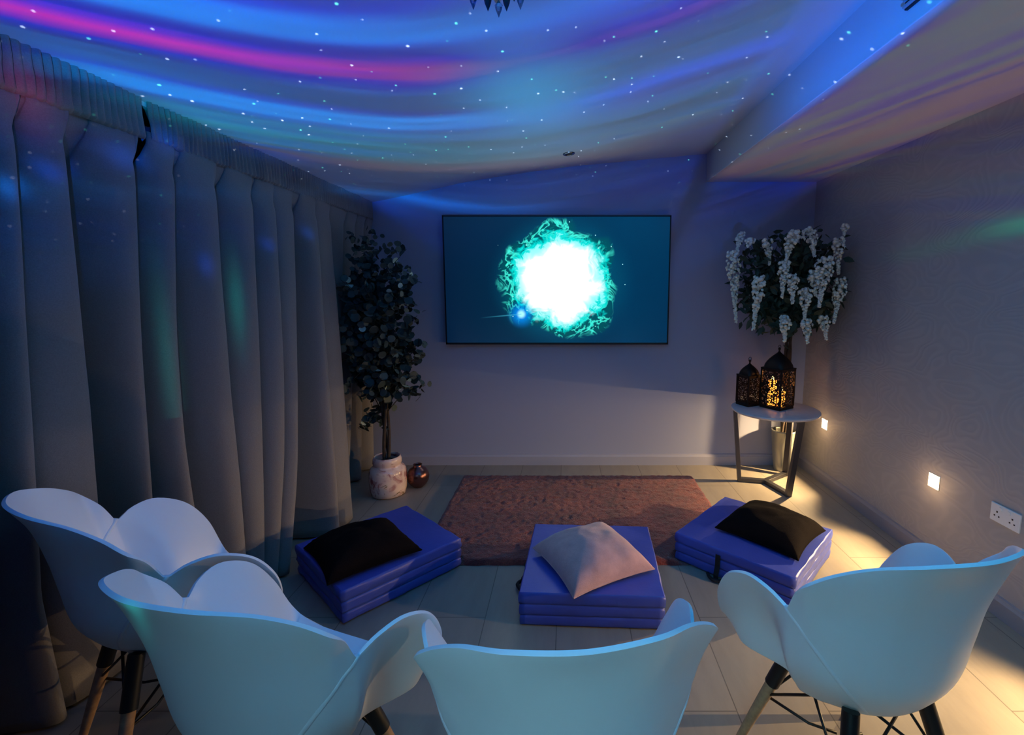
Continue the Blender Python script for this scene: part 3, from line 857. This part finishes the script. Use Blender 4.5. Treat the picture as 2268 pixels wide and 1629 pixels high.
def lantern(cx, cy, ang, s, hb, hd, label, M=M_lant):
    root = empty('lantern', (cx, cy, TH), ang); tag(root, label, 'lantern', 'dark moroccan style lanterns on the side table')
    a = s / 2; c = 0.006
    MB().box((-a - .004, -a - .004, 0.0), (a + .004, a + .004, 0.022)).build('base', M, root, smooth=False, bevel=0.002)
    m_ = MB()
    for sx in (-1, 1):
        for sy in (-1, 1): m_.box((sx * a - c, sy * a - c, .022), (sx * a + c, sy * a + c, hb))
    for z in (hb - 0.012,):
        for sx in (-1, 1):
            m_.box((sx * a - c, -a, z), (sx * a + c, a, z + .012)); m_.box((-a, sx * a - c, z), (a, sx * a + c, z + .012))
    m_.build('frame', M, root, smooth=False)
    for k in range(4):
        R_ = Matrix.Rotation(k * pi / 2, 4, 'Z')
        m_ = MB()
        m_.add([(-a + c, -a, .022), (a - c, -a, .022), (a - c, -a, hb - .012), (-a + c, -a, hb - .012)], [(0, 1, 2, 3)], M=R_)
        m_.build('side_panel', M_lattice, root, smooth=False)
    # eaves and onion dome
    m_ = MB(); m_.box((-a - .008, -a - .008, hb), (a + .008, a + .008, hb + .008))
    m_.build('eaves', M, root, smooth=False, bevel=0.002)
    prof = [(1.0, 0), (.97, .18), (.88, .38), (.72, .56), (.5, .72), (.28, .84), (.13, .93), (.07, 1.0)]
    m_ = MB(); v = []; f = []; n = 24
    for r, z in prof:
        for k in range(n):
            w = 2 * pi * (k + .5) / n; q = ss(z, 0, 0.9)
            ca, sa = cos(w), sin(w); sq = 1 / max(abs(ca), abs(sa)); rr = (sq * (1 - q) + q * 1.0) * a * r
            v.append((rr * ca, rr * sa, hb + .008 + z * hd))
    for i in range(len(prof) - 1):
        for k in range(n):
            k2 = (k + 1) % n; f.append((i * n + k, i * n + k2, (i + 1) * n + k2, (i + 1) * n + k))
    m_.add(v, f); m_.build('dome', M, root, angle=40)
    z0 = hb + .008 + hd
    m_ = MB(); m_.lathe([(0.0, -.004), (.008, -.002), (.005, .006), (.010, .014), (.010, .018), (.004, .026), (0.0, .034)], 16, M=Matrix.Translation((0, 0, z0)))
    m_.build('finial', M, root)
    m_ = MB(); m_.tube([(0.016 * cos(w), 0, z0 + .030 + 0.016 * sin(w)) for w in [2 * pi * i / 16 for i in range(17)]], .0018, 6, cap=False)
    m_.build('ring_handle', M, root)
    return root


lantern(1.612, 3.560, radians(32), 0.165, 0.305, 0.125, 'larger dark pierced lantern glowing orange on the side table')
lantern(1.428, 3.652, radians(25), 0.120, 0.235, 0.090, 'smaller unlit dark lantern behind the glowing lantern')

M_wax = mat('glowing_wax', (1, 0.45, 0.12, 1), 0.6, emis=(1.0, 0.36, 0.05, 1), estr=2.2)
M_flame = mat('candle_flame', (1, 0.7, 0.3, 1), 0.6, emis=(1.0, 0.62, 0.18, 1), estr=16.0)
for (x, y, h, r, lab) in ((1.572, 3.556, 0.190, 0.030, 'taller glowing pillar candle inside the larger lantern'), (1.634, 3.535, 0.110, 0.028, 'shorter glowing pillar candle inside the larger lantern')):
    root = empty('candle', (x, y, TH + 0.0225)); tag(root, lab, 'candle', 'candles in the lantern')
    MB().lathe([(0, 0), (r, 0), (r, h), (r * .8, h + .002), (r * .3, h - .004), (0, h - .004)], 20).build('wax', M_wax, root, angle=40)
    MB().lathe([(0, h - .004), (.006, h + .004), (.008, h + .014), (.005, h + .028), (0, h + .04)], 12).build('flame', M_flame, root)
    pl = bpy.data.lights.new('candle_glow', 'POINT'); pl.energy = 0.35; pl.color = (1, .5, .15); pl.shadow_soft_size = .01
    po = bpy.data.objects.new('candle_glow', pl); COL.objects.link(po); po.parent = root; po.location = (0, 0, h + .06)

# ------------------------------------------------------------------ eucalyptus tree in marbled pot
def leaf_disc(m_, p, r, nrm, mi=0, pointed=False, d=None):
    nrm = Vector(nrm).normalized(); a = nrm.cross(Vector((0, 0, 1)))
    if a.length < 1e-3: a = Vector((1, 0, 0))
    a.normalize(); b = nrm.cross(a)
    p = Vector(p); v = []
    if pointed:
        d = Vector(d).normalized(); s = d.cross(nrm)
        if s.length < 1e-3: s = a
        s.normalize()
        for (u_, w_, h_) in ((0, 0, 0), (.35, .26, .05), (.7, .2, .02), (1.0, 0, -.08), (.7, -.2, .02), (.35, -.26, .05)):
            v.append(p + d * u_ * r + s * w_ * r + nrm * h_ * r)
        m_.add(v, [(0, 1, 2), (0, 2, 3), (0, 3, 4), (0, 4, 5)], mi)
    else:
        n = 8
        for k in range(n):
            w = 2 * pi * k / n; q = 1.0 if k else 1.15
            v.append(p + (a * cos(w) + b * sin(w)) * r * q + nrm * (0.12 * r * cos(2 * w)))
        m_.add(v, [tuple(range(n))], mi)


def eucalyptus():
    rr = random.Random(4)
    cx, cy = -1.315, 3.345
    root = empty('eucalyptus_tree', (cx, cy, 0)); tag(root, 'tall artificial eucalyptus tree in a marbled pink pot beside the curtain', 'plant')
    pr = [(0.0, 0.0), (0.105, 0.0), (0.122, 0.012), (0.130, 0.05), (0.133, 0.12), (0.131, 0.175), (0.124, 0.200), (0.108, 0.216), (0.097, 0.222), (0.095, 0.232), (0.103, 0.245), (0.100, 0.272),
          (0.092, 0.290), (0.088, 0.290), (0.090, 0.27), (0.090, 0.22)]
    MB().lathe(pr, 48).build('pot', M_pot, root)
    MB().lathe([(0, .245), (.089, .240)], 32).build('soil', M_soil, root)
    m_ = MB()
    for k in range(3):
        a0 = k * 2.1
        pts = [(0.02 * cos(a0 + z * 5), 0.02 * sin(a0 + z * 5) + z * 0.01, z) for z in [0.22 + 0.09 * i for i in range(13)]]
        m_.tube(catmull(pts, 3), [0.013 - 0.00018 * i for i in range(37)], 7)
    m_.build('trunk', M_trunk, root)
    m_ = MB(); lf = MB()
    for i in range(95):
        z0 = rr.uniform(0.55, 1.45); a = rr.uniform(0, 2 * pi); L = rr.uniform(0.16, 0.30)
        end = Vector((cos(a) * L, sin(a) * L * 0.9, z0 + rr.uniform(-0.12, 0.38)))
        st = Vector((0, 0, z0))
        if end.z > 1.6: end.x *= 0.62; end.y *= 0.62
        pts = catmull([st, st.lerp(end, .5) + Vector((0, 0, .05)), end], 4)
        m_.tube(pts, [0.004 - .0003 * k for k in range(len(pts))], 5)
        for k in range(2, len(pts)):
            for s in range(3):
                P = pts[k] + Vector((rr.gauss(0, .026), rr.gauss(0, .026), rr.gauss(0, .026)))
                gx = P.x + cx
                if gx < -1.50: P.x = -1.50 - cx + rr.random() * 0.03
                nrm = Vector((rr.gauss(0, 1), rr.gauss(-.3, 1), rr.gauss(.3, 1)))
                leaf_disc(lf, P, rr.uniform(.018, .033), nrm, 1 if rr.random() < .03 else 0)
    for i in range(260):      # tall thin top shoots and trailing edge
        z = rr.uniform(1.45, 1.92); w = 0.15 * (2.0 - z) / 0.55
        P = Vector((rr.uniform(-.17, .0) + rr.gauss(0, .04), rr.gauss(-.02, w * .6), z)) if rr.random() < .45 else Vector((rr.uniform(.02, .22), rr.gauss(0, .10), rr.uniform(1.35, 1.66)))
        if P.x + cx < -1.50: P.x = -1.50 - cx
        leaf_disc(lf, P, rr.uniform(.014, .024), (rr.gauss(0, 1), rr.gauss(0, 1), rr.gauss(0, 1)), 1 if rr.random() < .03 else 0)
    m_.build('branches', M_trunk, root)
    lf.build('foliage', [M_leaf, M_leafp], root, smooth=False)


eucalyptus()

vz = MB().lathe([(0.0, 0.0), (0.035, 0.0), (0.040, 0.006), (0.062, 0.025), (0.079, 0.055), (0.084, 0.085), (0.078, 0.118), (0.060, 0.145), (0.036, 0.160), (0.030, 0.168), (0.034, 0.178), (0.029, 0.178), (0.026, 0.165), (0.03, 0.15)], 40).build('round_vase', M_vase)
vz.location = (-1.135, 3.47, 0); tag(vz, 'small round copper vase on floor right of the marbled pot', 'vase')


# ------------------------------------------------------------------ wisteria tree behind the table
def px_ray(x, y):
    a = -(y - PY); return Vector((x - PX, F_PX * cos(PITCH) + a * sin(PITCH), -F_PX * sin(PITCH) + a * cos(PITCH)))


def world_at(x, y, Y):          # surveyed position of a detail at distance Y down the room
    r = px_ray(x, y); return Vector((0, 0, CAMZ)) + r * (Y / r.y)


def wisteria():
    rr = random.Random(9)
    cx, cy = 1.80, 3.815
    root = empty('wisteria_tree', (cx, cy, 0)); tag(root, 'artificial white wisteria tree with hanging blossoms standing behind the side table', 'plant')
    O = Vector((cx, cy, 0))
    MB().lathe([(0, 0), (.058, 0), (.062, .01), (.070, .06), (.085, .22), (.092, .33), (.096, .335), (.094, .345), (.088, .345), (.086, .33), (.084, .28)], 36).build('pot', M_silver, root)
    MB().lathe([(0, .31), (.085, .30)], 24).build('soil', M_soil, root)
    m_ = MB()
    for k in range(4):
        a0 = k * 1.6
        pts = []
        for i in range(14):
            z = .28 + i * .075; q = i / 13
            c = Vector((-0.11 * ss(q, .38, 1), -0.22 * ss(q, .38, 1), z))
            pts.append(c + Vector((.018 * cos(a0 + z * 6), .018 * sin(a0 + z * 6), 0)))
        m_.tube(catmull(pts, 3), 0.010, 6)
    m_.build('trunk', M_trunk, root)
    C = Vector((1.635, 3.50, 1.54)) - O
    lf = MB(); br = MB()
    for i in range(60):
        a = rr.uniform(0, 2 * pi); L = rr.uniform(.15, .36)
        end = C + Vector((cos(a) * L, sin(a) * L * .75, rr.uniform(-.3, .32)))
        st = Vector((-.11, -.22, 1.15 + rr.uniform(-.05, .1)))
        if end.x + cx > 1.93: end.x = 1.93 - cx
        pts = catmull([st, st.lerp(end, .5) + Vector((0, 0, .08)), end], 4); br.tube(pts, .004, 5)
        for k in range(3, len(pts)):
            for s in range(6):
                P = pts[k] + Vector((rr.gauss(0, .035), rr.gauss(0, .03), rr.gauss(0, .035)))
                P.x = min(P.x, 1.89 - cx); P.y = min(P.y, 3.88 - cy)
                leaf_disc(lf, P, rr.uniform(.05, .09), (rr.gauss(0, .6), rr.gauss(-.5, .6), rr.gauss(.4, .6)), 0, True, (rr.gauss(0, 1), rr.gauss(0, .6), rr.gauss(-.6, .6)))
    for i in range(500):
        P = C + Vector((rr.uniform(-.33, .30), rr.uniform(-.22, .22), rr.uniform(-.33, .36)))
        e = ((P - C).x / .36) ** 2 + ((P - C).z / .40) ** 2
        if e > 1.15: continue
        P.x = min(P.x, 1.89 - cx)
        leaf_disc(lf, P, rr.uniform(.05, .085), (rr.gauss(0, .6), rr.gauss(-.6, .6), rr.gauss(.3, .6)), 0, True, (rr.gauss(0, 1), rr.gauss(0, .6), rr.gauss(-.6, .6)))
    br.build('branches', M_trunk, root); lf.build('foliage', M_wleaf, root, smooth=False)
    R = [((1623, 556), (1630, 715), 3.40, .030), ((1643, 515), (1631, 556), 3.45, .020), ((1664, 530), (1655, 548), 3.40, .022), ((1699, 531), (1705, 587), 3.32, .022), ((1761, 512), (1738, 585), 3.22, .030),
         ((1736, 580), (1732, 660), 3.24, .026), ((1755, 608), (1755, 673), 3.20, .026), ((1790, 506), (1805, 570), 3.22, .030), ((1872, 498), (1869, 522), 3.28, .016), ((1857, 527), (1857, 608), 3.28, .026),
         ((1828, 570), (1815, 680), 3.16, .036), ((1803, 600), (1807, 657), 3.2, .030), ((1684, 612), (1668, 731), 3.26, .028), ((1784, 640), (1782, 708), 3.2, .028), ((1740, 700), (1738, 757), 3.22, .028),
         ((1786, 708), (1789, 762), 3.22, .024), ((1824, 700), (1830, 752), 3.26, .024), ((1863, 617), (1847, 715), 3.26, .028)]
    for (a, b, Y, rad) in R:
        rad *= 1.4
        p, q = world_at(*a, Y) - O, world_at(*b, Y) - O
        m_ = MB(); L = (q - p).length; n = int(L * rad * 8500) + 14
        for i in range(n):
            t = (i + rr.random()) / n; w = rad * (0.55 + .75 * sin(pi * min(1, t * 1.3 + .12))) * (1 - t * .72) * 1.15
            an = rr.uniform(0, 2 * pi); P = p.lerp(q, t) + Vector((cos(an) * w * rr.uniform(.5, 1), sin(an) * w * rr.uniform(.5, 1), 0))
            s = rr.uniform(.0100, .0175) * (1 - .35 * t)
            v = []; 
            nrm = Vector((cos(an), sin(an) - .3, .25)).normalized(); a_ = nrm.cross(Vector((0, 0, 1))).normalized(); b_ = nrm.cross(a_)
            for k in range(6): v.append(P + (a_ * cos(k * pi / 3) * 1.15 + b_ * sin(k * pi / 3)) * s)
            v.append(P + nrm * s * .75); v.append(P - nrm * s * .4)
            f = [(k, (k + 1) % 6, 6) for k in range(6)] + [((k + 1) % 6, k, 7) for k in range(6)]
            m_.add(v, f)
        m_.tube([p, q], .002, 4)
        m_.build('blossom_cluster', M_petal, root)


wisteria()


# ------------------------------------------------------------------ double socket
sk = empty('wall_socket', (XR, 2.042, 0.472)); tag(sk, 'white double wall socket on right wall above skirting', 'socket')
MB().box((-0.009, -.073, -.043), (0.0, .073, .043)).build('faceplate', M_white, sk, smooth=False, bevel=0.003)
for sy in (-.038, .038):
    m_ = MB()
    for (dy, dz, w, h) in ((0, .006, .0035, .004), (-.011, -.014, .0035, .003), (.011, -.014, .0035, .003)):
        m_.box((-.0098, sy + dy - w, dz - h), (-.0088, sy + dy + w, dz + h))
    m_.build('outlet_slots', M_hole, sk, smooth=False)
    m_ = MB(); m_.box((-.0125, sy * .55 - .006, .018), (-.009, sy * .55 + .006, .034)); m_.build('switch', M_white, sk, smooth=False, bevel=.001)

# ------------------------------------------------------------------ ceiling downlight, chandelier, vent
dl = empty('ceiling_downlight', (0.016, 3.55, zc(0.016) - 0.001)); dl.rotation_euler = (0, -math.atan(0.12), 0)
tag(dl, 'small unlit chrome downlight set in the ceiling near back wall', 'ceiling light')
MB().lathe([(0.026, 0.0), (0.028, -.006), (0.040, -.006), (0.044, -.002), (0.044, .002)], 32).build('rim', M_chrome, dl)
MB().lathe([(0.0, -.002), (0.018, -.002), (0.026, -.001)], 24).build('bulb', M_hole, dl)

ch = empty('chandelier', (-0.205, 1.47, zc(-0.205))); tag(ch, 'small crystal chandelier hanging from the ceiling at top edge', 'chandelier')
MB().lathe([(0, 0.01), (.06, 0.01), (.055, -.02), (.012, -.03), (0, -.03)], 24).build('canopy', M_chrome, ch)
m_ = MB(); m_.tube([(0, 0, -.02), (0, 0, -.06)], .005, 8)
m_.tube([(.08 * cos(2 * pi * i / 32), .08 * sin(2 * pi * i / 32), -.045) for i in range(33)], .005, 6, cap=False)
for k in range(4): m_.tube([(0, 0, -.035), (.08 * cos(k * pi / 2), .08 * sin(k * pi / 2), -.045)], .004, 6)
m_.build('frame', M_black, ch)
M_crys = mat('cut_crystal', rgb(200, 205, 215), 0.05, trans=0.85, spec=0.8)
for k in range(12):
    a = 2 * pi * k / 12; r = .08 if k % 2 else .055
    m_ = MB(); m_.tube([(0, 0, 0), (0, 0, -.014)], .001, 4)
    m_.lathe([(0, -.012), (.012, -.026), (.009, -.040), (0, -.062)], 6)
    m_.build('crystal', M_crys if k % 2 else M_black, ch, smooth=False, loc=(r * cos(a), r * sin(a), -.062))

vt = empty('air_vent', (1.116, 1.53, 2.455)); tag(vt, 'dark louvred vent on the boxed beam at top right', 'vent')
MB().box((-.010, -.15, -.05), (0.0, .15, .05)).build('backing', M_hole, vt, smooth=False)
for i in range(5):
    MB().box((-.018, -.15, -.045 + i * .02), (-.008, .15, -.037 + i * .02)).build('slat', M_skirt2, vt, smooth=False)

# ------------------------------------------------------------------ tub chairs
RB = [(0, -.306, .931), (.125, -.281, .923), (.206, -.218, .891), (.262, -.168, .852), (.300, -.132, .812), (.294, -.092, .768), (.285, -.060, .706)]
RA = [(.283, -.046, .700), (.303, -.004, .723), (.321, .065, .724), (.324, .151, .672), (.315, .211, .579), (.272, .240, .476), (.155, .258, .425), (0, .272, .408)]
SEAT0 = Vector((0, 0.055, 0.398))


def shell_mesh():
    rb = catmull([(-RB[1][0], RB[1][1], RB[1][2])] + RB, 10)[10:]; ra = catmull(RA, 10)

    def resample(pl, n):
        L = [0]
        for a, b in zip(pl, pl[1:]): L.append(L[-1] + (b - a).length)
        out = []
        for i in range(n + 1):
            s = L[-1] * i / n; k = 0
            while k < len(L) - 2 and L[k + 1] < s: k += 1
            out.append(pl[k].lerp(pl[k + 1], (s - L[k]) / max(1e-9, L[k + 1] - L[k])))
        return out
    rb = resample(rb, 34); ra = resample(ra, 40)
    half = rb + ra                                  # back centre -> front centre (right side)
    nb = len(rb)
    rim = half + [Vector((-p.x, p.y, p.z)) for p in half[-2:0:-1]]
    ZF = [0, .05, .12, .25, .45, .65, .85, 1]
    NB_ = [.490, .570, .650, .750, .795, .835, .900, 1]
    NS_ = [.504, .520, .540, .575, .668, .788, .912, 1]
    NC_ = [.480, .540, .640, .760, .820, .870, .960, 1]

    def H(tab, x):
        x = max(0.0, min(1.0, x)); k = 0
        while k < 6 and x > ZF[k + 1]: k += 1
        t = (x - ZF[k]) / (ZF[k + 1] - ZF[k]); w = ZF[k + 1] - ZF[k]
        def sl(i):
            if i == 0: return (tab[1] - tab[0]) / ZF[1]
            if i == 7: return (tab[7] - tab[6]) / (1 - ZF[6])
            return (tab[i + 1] - tab[i - 1]) / (ZF[i + 1] - ZF[i - 1])
        a, b, c, d = tab[k], tab[k + 1], sl(k) * w, sl(k + 1) * w
        return a * (1 + 2 * t) * (1 - t) ** 2 + b * t * t * (3 - 2 * t) + c * t * (1 - t) ** 2 - d * t * t * (1 - t)
    flat = 8; rows = 32; v = []; f = []
    N = len(rim); R = flat + rows
    SW = 11                                          # outline softened below the rim
    soft = []
    for i in range(N):
        acc = Vector((0, 0)); tot = 0.0
        for k in range(-SW, SW + 1):
            w_ = 1 - abs(k) / (SW + 1); q_ = rim[(i + k) % N]; acc += Vector((q_.x, q_.y)) * w_; tot += w_
        soft.append(acc / tot)
    for pi_, p in enumerate(rim):
        d = p - SEAT0; ang = abs(math.atan2(d.x, -d.y))      # 0 at back, pi at front
        wS = ss(ang, .85, 1.7); wC = ss(ang, .05, .8) * (1 - wS); wB = 1 - wS - wC
        HH = lambda q_: wB * H(NB_, q_) + wC * H(NC_, q_) + wS * H(NS_, q_)
        back = 1 - ss(ang, 0.95, 1.75); zr = 0.935 * back + 0.725 * (1 - back)
        front = ss(ang, 2.25, 2.85)
        zf_r = (p.z - SEAT0.z) / (zr - SEAT0.z)
        hr = HH(zf_r)
        dh = Vector((d.x, d.y, 0))
        h0 = HH(0) / hr * (1 - front) + .5 * front
        for i in range(flat):
            s = h0 * i / flat
            dip = 0.0
            v.append(SEAT0 + Vector((soft[pi_].x - SEAT0.x, soft[pi_].y - SEAT0.y, 0)) * s + Vector((0, 0, (p.z - SEAT0.z) * front * (s ** 2) + dip)))
        for i in range(rows):
            q = (i / (rows - 1)) ** 1.15
            zf = q * zf_r
            h = HH(zf) / hr
            lin_h = h0 + (1 - h0) * q
            h = h * (1 - front) + lin_h * front
            z = SEAT0.z + (p.z - SEAT0.z) * ((1 - front) * q + front * (h0 + (1 - h0) * q) ** 2)
            k_ = q ** 2.5; ds = Vector((soft[pi_].x - SEAT0.x, soft[pi_].y - SEAT0.y, 0)); dm = ds * (1 - k_) + dh * k_
            v.append(Vector((SEAT0.x + dm.x * h, SEAT0.y + dm.y * h, z)))
    for i in range(N):
        j = (i + 1) % N
        for k in range(R - 1):
            if k == 0: f.append((i * R, j * R + 1, i * R + 1))
            else: f.append((i * R + k, j * R + k, j * R + k + 1, i * R + k + 1))
    # pressed seams: from each notch, sweeping back and down under the seat
    mb_ = MB(); mb_.add(v, f)
    seams = []
    for sg in (1, -1):
        pts = []
        for k in range(34):
            q = k / 33.0
            row = R - 1 - (R - 1 - 6) * q
            col = (nb - 0.5) - (nb * 0.80) * (q ** 1.15)
            r0 = int(row); c0 = int(col); fr = row - r0; fc = col - c0
            def V(c, r):
                c = c % N
                return v[c * R + min(r, R - 1)]
            P = V(c0, r0) * (1 - fc) * (1 - fr) + V(c0 + 1, r0) * fc * (1 - fr) + V(c0, r0 + 1) * (1 - fc) * fr + V(c0 + 1, r0 + 1) * fc * fr
            P = Vector((sg * P.x, P.y, P.z)); pts.append(P)
        seams.append(pts)
    return mb_, seams


SH, SEAMS = shell_mesh()


def make_chair():
    root = empty('tub_chair', (0, 0, 0))
    o = SH.build('seat_shell', M_shell, root)
    bm = bmesh.new(); bm.from_mesh(o.data); bmesh.ops.remove_doubles(bm, verts=bm.verts, dist=0.0004)
    bmesh.ops.recalc_face_normals(bm, faces=bm.faces); bm.to_mesh(o.data); bm.free(); o.data.shade_smooth()
    s = o.modifiers.new('thick', 'SOLIDIFY'); s.thickness = 0.009; s.offset = 0
    b = o.modifiers.new('bev', 'BEVEL'); b.width = 0.0035; b.segments = 3; b.limit_method = 'ANGLE'; b.angle_limit = radians(50)
    for pts in SEAMS:
        MB().tube(pts, [0.0075] * (len(pts) - 6) + [0.0075 - 0.0011 * i for i in range(6)], 10).build('seam', M_shell, root)
    tops_ = [(-.125, -.115), (.125, -.115), (.125, .125), (-.125, .125)]
    ft = [(-.215, -.215), (.215, -.215), (.215, .225), (-.215, .225)]
    legs = []
    for (tx, ty), (fx, fy) in zip(tops_, ft):
        T = Vector((tx * .92, ty * .92, .418)); Fo = Vector((fx, fy, 0)); m = T.lerp(Fo, .34)
        MB().tube([m - (Fo - m).normalized() * .02, m, m.lerp(Fo, .5), Fo], [.0175, .0175, .0155, .0115], 18).build('leg', M_wood, root, angle=50)
        MB().tube([T, T.lerp(m, .1), m], [.021, .0215, .0215], 18).build('leg_bracket', M_black, root, angle=50)
        legs.append((T, m, T.lerp(Fo, .46)))
    m_ = MB()
    for i in range(4):
        T1, a1, n1 = legs[i]; T2, a2, n2 = legs[(i + 1) % 4]
        m_.tube([T1 * .78 + T2 * .22, n2], .0042, 8); m_.tube([T2 * .78 + T1 * .22, n1], .0042, 8)
    ctr = Vector((0, .005, .20))
    for i in range(4): m_.tube([legs[i][2], legs[i][2].lerp(ctr, .55) + Vector((0, 0, -.02)), ctr + (legs[i][2] - ctr) * .12 + Vector((0, 0, -.005))], .0042, 8)
    m_.tube([ctr + Vector((-.05, 0, 0)), ctr + Vector((.05, 0, 0))], .0042, 8)
    m_.build('wire_brace', M_black, root)
    MB().box((-.07, -.06, .372), (.07, .08, .390)).build('under_plate', M_black, root, smooth=False)
    return root


def children(o): return [c for c in bpy.data.objects if c.parent == o]


def copy_tree(o, parent=None):
    c = o.copy(); COL.objects.link(c)
    if parent: c.parent = parent
    for k in children(o):
        if k != c: copy_tree(k, c)
    return c


chair0 = make_chair()
SPOT = [(.823, 1.227, 13.19, 'white plastic tub chair on the right beside the wallpapered wall'),
        (-.710, 1.095, -20.05, 'white plastic tub chair left of centre, overlapping the corner chair'),
        (-.006, .986, 7.13, 'white plastic tub chair at bottom centre seen from behind'),
        (-1.318, 1.447, -36.28, 'white plastic tub chair at far left against the curtains')]
for i, (x, y, a, lab) in enumerate(SPOT):
    o = chair0 if i == 0 else copy_tree(chair0)
    o.location = (x, y, 0); o.rotation_euler = (0, 0, radians(a))
    tag(o, lab, 'chair', 'white tub chairs facing the television')
